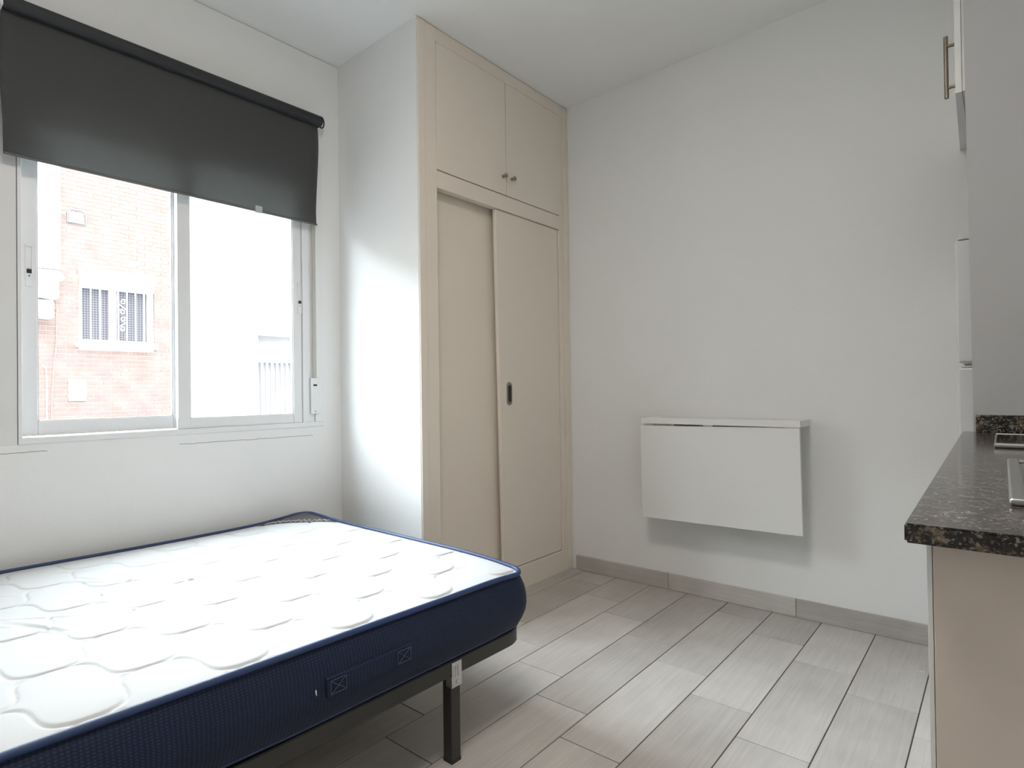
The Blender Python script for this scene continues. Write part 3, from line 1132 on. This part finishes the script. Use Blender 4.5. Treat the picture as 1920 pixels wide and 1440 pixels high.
bc = empty('base_cabinet', (0.22, 1.4, 0.0), 'white fronted kitchen base cabinet with a taupe end panel under the granite worktop', 'cabinet')
box('end_panel', -0.0565, XR - 0.002, 0.716, 0.734, 0.0005, CZ - 0.0195, 'taupe', bc, 0.0008)
boxes('carcass', [(-0.040, XR - 0.002, 0.735, 2.1065, 0.10, 0.118), (-0.040, XR - 0.002, 2.088, 2.1065, 0.10, CZ - 0.02), (XR - 0.02, XR - 0.002, 0.735, 2.088, 0.118, CZ - 0.02)], 'white_lam', bc)
box('toe_kick', -0.02, -0.005, 0.735, 2.1065, 0.0005, 0.10, 'white_lam', bc)
for (a, b_) in ((0.7165, 1.176), (1.179, 1.640), (1.643, 2.1055)):
    dr = box('door', -0.0615, -0.0570, a, b_, 0.012, CZ - 0.0215, 'white_lam', bc, 0.0008)

sk = empty('sink', (0.21, 1.07, CZ - 0.15), 'stainless steel sink set into the granite worktop', 'sink')
bm = bmesh.new()
for prof_ in ((0.003, SX0 + 0.002, 0.848, 1.298), (SX1 - 0.002, 0.425, 0.848, 1.298), (SX0 + 0.002, SX1 - 0.002, 0.848, SY0 + 0.002), (SX0 + 0.002, SX1 - 0.002, SY1 - 0.002, 1.298)):
    bbox(bm, prof_[0], prof_[1], prof_[2], prof_[3], CZ + 0.0004, CZ + 0.0085, 0.003, 3)
link_bm('rim', bm, 'steel', sk)
bm = bmesh.new()
rr0 = rrect(SX0 + 0.0015, SX1 - 0.0015, SY0 + 0.0015, SY1 - 0.0015, 0.04, 6)
rr1 = rrect(SX0 + 0.02, SX1 - 0.02, SY0 + 0.02, SY1 - 0.02, 0.05, 6)
A = [bm.verts.new((p[0], p[1], CZ + 0.006)) for p in rr0]
B = [bm.verts.new((p[0], p[1], CZ - 0.14)) for p in rr1]
for i in range(len(A)):
    j = (i + 1) % len(A)
    bm.faces.new((A[i], A[j], B[j], B[i]))
bm.faces.new(B)
link_bm('basin', bm, 'steel', sk, smooth=True)
bm = bmesh.new()
lathe(bm, (0.21, 1.07, CZ - 0.1395), (0, 0, 1), [(0, 0.042), (0.002, 0.042), (0.003, 0.036), (0.0015, 0.030)])
link_bm('drain', bm, 'nickel', sk)

hb = empty('hob', (0.21, 1.78, CZ), 'black glass hob with a steel edge near the granite upstand', 'hob')
boxes('steel_edge', [(-0.017, 0.44, 1.590, 1.604, CZ + 0.0005, CZ + 0.010), (-0.017, 0.44, 1.906, 1.918, CZ + 0.0005, CZ + 0.010),
                     (-0.017, -0.0125, 1.604, 1.906, CZ + 0.0005, CZ + 0.0088), (0.428, 0.44, 1.604, 1.906, CZ + 0.0005, CZ + 0.010)], 'steel', hb, 0.003)
box('glass_top', -0.0125, 0.428, 1.604, 1.906, CZ + 0.0005, CZ + 0.0085, 'hobglass', hb)
for x in (0.11, 0.31):
    bm = bmesh.new()
    tube(bm, [(x + 0.075 * math.cos(2 * math.pi * i / 32), 1.755 + 0.075 * math.sin(2 * math.pi * i / 32), CZ + 0.0085) for i in range(32)], 0.0007, 4, closed=True)
    link_bm('cooking_zone', bm, 'grey_hole', hb)

fr = empty('fridge', (0.2, 2.47, 0.0), 'white two-door fridge behind the partition wall', 'fridge')
box('body', -0.048, 0.48, 2.203, 2.738, 0.03, 1.428, 'fridge', fr, 0.006)
box('freezer_door', -0.105, -0.050, 2.203, 2.738, 1.064, 1.4265, 'fridge', fr, 0.006)
box('fridge_door', -0.105, -0.050, 2.203, 2.738, 0.06, 1.0475, 'fridge', fr, 0.006)
boxes('top_lid', [(-0.098, 0.48, 2.206, 2.735, 1.4285, 1.4365)], 'fridge', fr, 0.003)
boxes('hinge', [(-0.094, -0.055, 2.206, 2.236, 1.0485, 1.0515), (-0.094, -0.050, 2.206, 2.236, 1.060, 1.063)], 'steel', fr, 0.0006)
boxes('hinge_pin', [(-0.087, -0.062, 2.209, 2.230, 1.0515, 1.060)], 'nickel', fr, 0.001)
for x, y in ((0.0, 2.24), (0.44, 2.24), (0.0, 2.70), (0.44, 2.70)):
    bm = bmesh.new()
    cyl(bm, (x, y, 0.0), (x, y, 0.031), 0.018, n=14)
    link_bm('foot', bm, 'black', fr)

wc = empty('wall_cabinet', (0.2, 2.47, 1.866), 'white wall cabinet with a long bar handle above the fridge', 'cabinet')
boxes('body', [(-0.079, XR - 0.002, 2.203, 2.220, 1.868, 2.615), (-0.079, XR - 0.002, 2.737, 2.754, 1.868, 2.615), (-0.079, XR - 0.002, 2.220, 2.737, 1.868, 1.886), (-0.079, XR - 0.002, 2.220, 2.737, 2.597, 2.615)], 'white_lam', wc)
bm = bmesh.new()
prism(bm, [(-0.0955, 2.2005), (-0.080, 2.2005), (-0.080, 2.754), (-0.109, 2.754)], 2, 1.866, 2.617)
wdoor = link_bm('door', bm, 'white_lam', wc)
bm = bmesh.new()
hx, hy = -0.127, 2.400
cyl(bm, (hx, hy, 1.935), (hx, hy, 2.137), 0.0062, n=16)
for z in (1.968, 2.104):
    cyl(bm, (-0.1005, hy, z), (hx, hy, z), 0.0048, n=12)
h = link_bm('handle', bm, 'bronze', None)
h['label'] = 'brushed bronze steel bar handle'
child_at(h, wdoor)

# ------------------------------------------------------------------ small things
for i, (x, y, a, l) in enumerate(((-0.234, 2.487, 0.2, 0.012), (-0.208, 2.470, 1.1, 0.009))):
    bm = bmesh.new()
    bbox(bm, -l / 2, l / 2, -0.002, 0.002, 0.0, 0.0015, 0.0004, 1)
    bmesh.ops.rotate(bm, verts=bm.verts, cent=(0, 0, 0), matrix=Matrix.Rotation(a, 3, 'Z'))
    bmesh.ops.translate(bm, verts=bm.verts, vec=(x, y, 0.0002))
    o = link_bm('paint_chip', bm, 'thread')
    tag(o, ('tiny white chip lying on the floor tile near the back wall', 'smaller white chip on the floor close to the base cabinet')[i], 'chip', 'white chips on the floor')

# ceiling lamp of the room, above and outside the view
lp = empty('ceiling_lamp', (-0.60, 0.46, zc(-0.6)), 'round white flush ceiling lamp', 'lamp')
bm = bmesh.new()
lathe(bm, (-0.60, 0.46, zc(-0.6) + 0.003), (0, 0, -1), [(0, 0.27), (0.03, 0.27), (0.035, 0.265)], 40)
link_bm('base', bm, 'white_lam', lp)
bm = bmesh.new()
lathe(bm, (-0.60, 0.46, zc(-0.6) - 0.033), (0, 0, -1), [(0, 0.258), (0.02, 0.25), (0.038, 0.20), (0.048, 0.12), (0.052, 0.01)], 40)
link_bm('diffuser', bm, mat_emit('lit_opal_glass', LAMP_COLOR, LAMP_POWER), lp, smooth=True)

# ------------------------------------------------------------------ the street outside
tag(box('street', -14.0, XW - 0.27, -40.0, 40.0, -0.35, -0.25, 'asphalt'), 'grey street outside the window', None, None, 'structure')
tag(boxes('wall_sky_block', [(XW - 0.30, XW - 0.06, -40.0, 40.0, 2.96, 40.0), (XW - 0.30, XW - 0.06, YB + 0.2, 40.0, -0.25, 2.96), (XW - 0.30, XW - 0.06, -40.0, YF - 0.2, -0.25, 2.96)], 'sky_block'), 'unseen rest of the house this room is in, raised to block sky light', None, None, 'structure')  # unseen wall, made tall and wide to keep sky light off the facade opposite
FX = -10.0
bh = empty('brick_building', (FX, 2.9, -0.25), 'pale red brick building across the street', 'building')
WY0, WY1, WZ0, WZ1 = 2.50, 3.462, 1.735, 2.785      # its barred window
BYa, BYb = -40.0, 3.90
BRY = 1.05                                          # bricks are built from here on
bm = bmesh.new()
for b_ in ((FX - 0.4, FX - 0.010, BYa, BYb, -0.25, WZ0), (FX - 0.4, FX - 0.010, BYa, BYb, WZ1, 5.2), (FX - 0.4, FX - 0.010, BYa, WY0, WZ0, WZ1), (FX - 0.4, FX - 0.010, WY1, BYb, WZ0, WZ1)):
    bbox(bm, *b_)
link_bm('wall', bm, 'mortar', bh)
CH, BLN = 0.0622, 0.218
cand = []
row = 0
z = -0.22
while z < 5.2:
    off = (row % 2) * BLN / 2
    y = BRY - off
    while y < BYb:
        ya, yb2 = max(y, BRY), min(y + BLN - 0.010, BYb)
        if yb2 - ya > 0.03:
            pieces = [(ya, yb2)]
            if z + CH > WZ0 - 0.06 and z < WZ1:
                pieces = []
                if ya < WY0:
                    pieces.append((ya, min(yb2, WY0)))
                if yb2 > WY1:
                    pieces.append((max(ya, WY1), yb2))
            for (p, q) in pieces:
                if q - p > 0.02:
                    cand.append((p, q, z))
        y += BLN
    z += CH
    row += 1


def inview(c):
    return 2.02 < c[1] and c[0] < 3.83 and 0.52 < c[2] < 4.2


vis = sorted([c for c in cand if inview(c)], key=lambda c: (c[2] - 1.0) ** 2 + ((c[0] + c[1]) / 2) ** 2)
single = vis[:300]
sset = set(single)
borg = Vector(bh.location)
bcache = {}
for (p, q, z) in single:
    k = round(q - p, 3)
    if k not in bcache:
        bm = bmesh.new()
        bbox(bm, -0.02, 0.0, -k / 2, k / 2, 0, CH - 0.010, 0.0015, 1)
        bmesh.ops.recalc_face_normals(bm, faces=bm.faces)
        me = bpy.data.meshes.new('brick')
        bm.to_mesh(me)
        bm.free()
        me.materials.append(M['brick'])
        bcache[k] = me
    o = bpy.data.objects.new('brick', bcache[k])
    COL.objects.link(o)
    o.parent = bh
    o.location = Vector((FX, (p + q) / 2, z)) - borg
bm = bmesh.new()
for c in cand:
    if c not in sset:
        bbox(bm, FX - 0.02, FX, c[0], c[1], c[2], c[2] + CH - 0.010)
o = link_bm('brickwork', bm, 'brick', bh)
o['kind'] = 'stuff'

# its barred window with shutter box and sill
bw = empty('barred_window', (FX, 2.98, WZ0), parent=bh)
bw['label'] = 'white barred window with a shutter box'
box('shutter_box', FX - 0.15, FX + 0.015, WY0 + 0.002, WY1 - 0.002, 2.565, WZ1, 'plaster_out', bw, 0.004)
box('sill', FX - 0.15, FX + 0.07, WY0 - 0.035, WY1 + 0.035, WZ0 - 0.055, WZ0, 'plaster_out', bw, 0.004)
boxes('window_frame', [(FX - 0.13, FX - 0.06, WY0 + 0.002, WY0 + 0.05, WZ0, 2.565), (FX - 0.13, FX - 0.06, WY1 - 0.075, WY1 - 0.002, WZ0, 2.565),
                       (FX - 0.13, FX - 0.06, WY0 + 0.05, WY1 - 0.075, WZ0, 1.80), (FX - 0.13, FX - 0.06, WY0 + 0.05, WY1 - 0.075, 2.535, 2.565),
                       (FX - 0.13, FX - 0.055, 2.885, 2.975, 1.80, 2.535)], 'white_out', bw, 0.002)
for (a, b_) in ((WY0 + 0.05, 2.885), (2.975, WY1 - 0.075)):
    box('screened_pane', FX - 0.115, FX - 0.10, a, b_, 1.80, 2.535, 'screen', bw)
for i in range(9):
    y = 2.527 + 0.1135 * i
    bm = bmesh.new()
    bbox(bm, FX - 0.012, FX + 0.008, y - 0.0085, y + 0.0085, WZ0 + 0.03, 2.57, 0.003, 1)
    link_bm('bar', bm, 'white_out', bw)
for z in (1.765, 2.545):
    box('cross_bar', FX - 0.010, FX + 0.006, WY0 + 0.004, WY1 - 0.004, z - 0.012, z + 0.012, 'white_out', bw, 0.003)
bm = bmesh.new()
yc_, zc_ = 3.038, 2.17


def spiral(y, z, r, a0, turns, sgn):
    return [(FX + 0.004, y + sgn * r * (1 - 0.75 * t) * math.cos(a0 + turns * 2 * math.pi * t), z + r * (1 - 0.75 * t) * math.sin(a0 + turns * 2 * math.pi * t)) for t in [i / 22 for i in range(23)]]


for (yy, zz, sg) in ((yc_ + 0.01, zc_ + 0.20, 1), (yc_ - 0.01, zc_ + 0.05, -1), (yc_ + 0.01, zc_ - 0.06, 1), (yc_ - 0.01, zc_ - 0.20, -1)):
    tube(bm, spiral(yy, zz, 0.042, 0.6, 1.1, sg), 0.006, 6)
tube(bm, [(FX + 0.004, yc_ - 0.04, zc_ + 0.16), (FX + 0.004, yc_ + 0.04, zc_ + 0.09)], 0.006, 6)
tube(bm, [(FX + 0.004, yc_ + 0.04, zc_ - 0.10), (FX + 0.004, yc_ - 0.04, zc_ - 0.17)], 0.006, 6)
link_bm('scroll_ornament', bm, 'white_out', bw)

# things fixed to the brick front
bm = bmesh.new()
bbox(bm, FX, FX + 0.03, 2.372, 2.58, 0.92, 1.22, 0.006)
o = link_bm('meter_cover', bm, 'plaster_out', bh)
o['label'] = 'square white meter cover'
bm = bmesh.new()
tube(bm, [(FX + 0.012, 2.255, 2.66), (FX + 0.012, 2.25, 2.45), (FX + 0.014, 2.225, 2.33), (FX + 0.012, 2.245, 2.25), (FX + 0.012, 2.235, 1.7), (FX + 0.012, 2.20, 1.3), (FX + 0.012, 2.172, 0.6), (FX + 0.012, 2.17, -0.2)], 0.007, 6)
tag(link_bm('cable', bm, 'cable'), 'thin cable running down the brick wall outside', 'cable')
bm = bmesh.new()
tube(bm, [(FX + 0.02, 2.085, 1.42), (FX + 0.02, 2.12, 1.37), (FX + 0.02, 2.128, 1.2), (FX + 0.02, 2.128, -0.2)], 0.008, 8)
tag(link_bm('drain_pipe', bm, 'plaster_out'), 'short pale pipe at the lower left of the brick wall outside', 'pipe')
la = empty('wall_lantern', (FX, 2.475, 3.44), 'pale blue wall lantern high on the brick wall outside', 'lantern')
bm = bmesh.new()
for pts in ([(FX + 0.03, 2.37, 3.42), (FX + 0.03, 2.37, 3.55), (FX + 0.03, 2.41, 3.60), (FX + 0.03, 2.54, 3.60), (FX + 0.03, 2.58, 3.55), (FX + 0.03, 2.58, 3.42), (FX + 0.03, 2.37, 3.42)],):
    tube(bm, pts, 0.010, 6)
link_bm('lantern_frame', bm, 'lantern', la)
box('lantern_glass', FX + 0.001, FX + 0.028, 2.385, 2.565, 3.43, 3.57, 'lantern_pane', la, 0.006)

# white bay jutting out at the left end of the brick front
ba = empty('white_bay', (FX, 1.6, 1.95), 'white rendered bay overhanging the left end of the brick wall outside', 'bay')
box('bay_body', FX + 0.001, FX + 0.18, BYa, 2.255, 2.72, 5.2, 'plaster_out', ba, 0.01)
box('canopy', FX + 0.001, FX + 0.30, BYa, 2.21, 2.30, 2.67, 'plaster_out', ba, 0.02)
box('ledge', FX + 0.001, FX + 0.26, BYa, 2.165, 2.035, 2.27, 'plaster_out', ba, 0.02)
bm = bmesh.new()
lathe(bm, (FX + 0.06, 2.205, 2.66), (0.5, 0.3, -0.5), [(0, 0.02), (0.02, 0.07), (0.06, 0.085), (0.11, 0.07), (0.14, 0.03)], 16)
link_bm('lamp_head', bm, 'grey_out', ba, smooth=True)

# white rendered neighbour with balcony and porch
pb = empty('white_building', (FX, 7.0, -0.25), 'white rendered building with a balcony right of the brick one', 'building')
boxes('wall', [(FX - 0.4, FX, BYb + 0.001, 5.10, -0.25, 5.2), (FX - 0.4, FX, 5.10, 5.95, 2.02, 5.2), (FX - 0.4, FX, 5.95, 40.0, -0.25, 5.2), (FX - 0.4, FX - 0.30, 5.10, 5.95, -0.25, 2.02)], 'plaster_out', pb)
box('porch_panel', FX - 0.20, FX - 0.17, 5.10, 5.95, 1.69, 2.02, 'grey_out', pb)
box('porch_beam', FX - 0.22, FX - 0.02, 5.10, 5.95, 1.54, 1.69, 'plaster_out', pb, 0.004)
for i in range(9):
    y = 5.14 + i * 0.095
    box('gate_bar', FX - 0.15, FX - 0.12, y - 0.016, y + 0.016, -0.25, 1.54, 'white_out', pb)
box('gate_panel', FX - 0.165, FX - 0.155, 5.10, 5.95, -0.25, 1.54, 'grey_out', pb)
box('niche_panel', FX, FX + 0.006, 4.84, 4.965, 1.66, 1.97, 'grey_out', pb)
box('balcony_slab', FX, FX + 0.5, 5.05, 7.2, 2.95, 3.05, 'plaster_out', pb)
box('balcony_rail', FX + 0.44, FX + 0.48, 5.08, 7.18, 3.72, 3.755, 'grey_out', pb)
for i in range(16):
    y = 5.10 + i * 0.138
    box('baluster', FX + 0.452, FX + 0.468, y - 0.008, y + 0.008, 3.05, 3.72, 'white_out', pb)
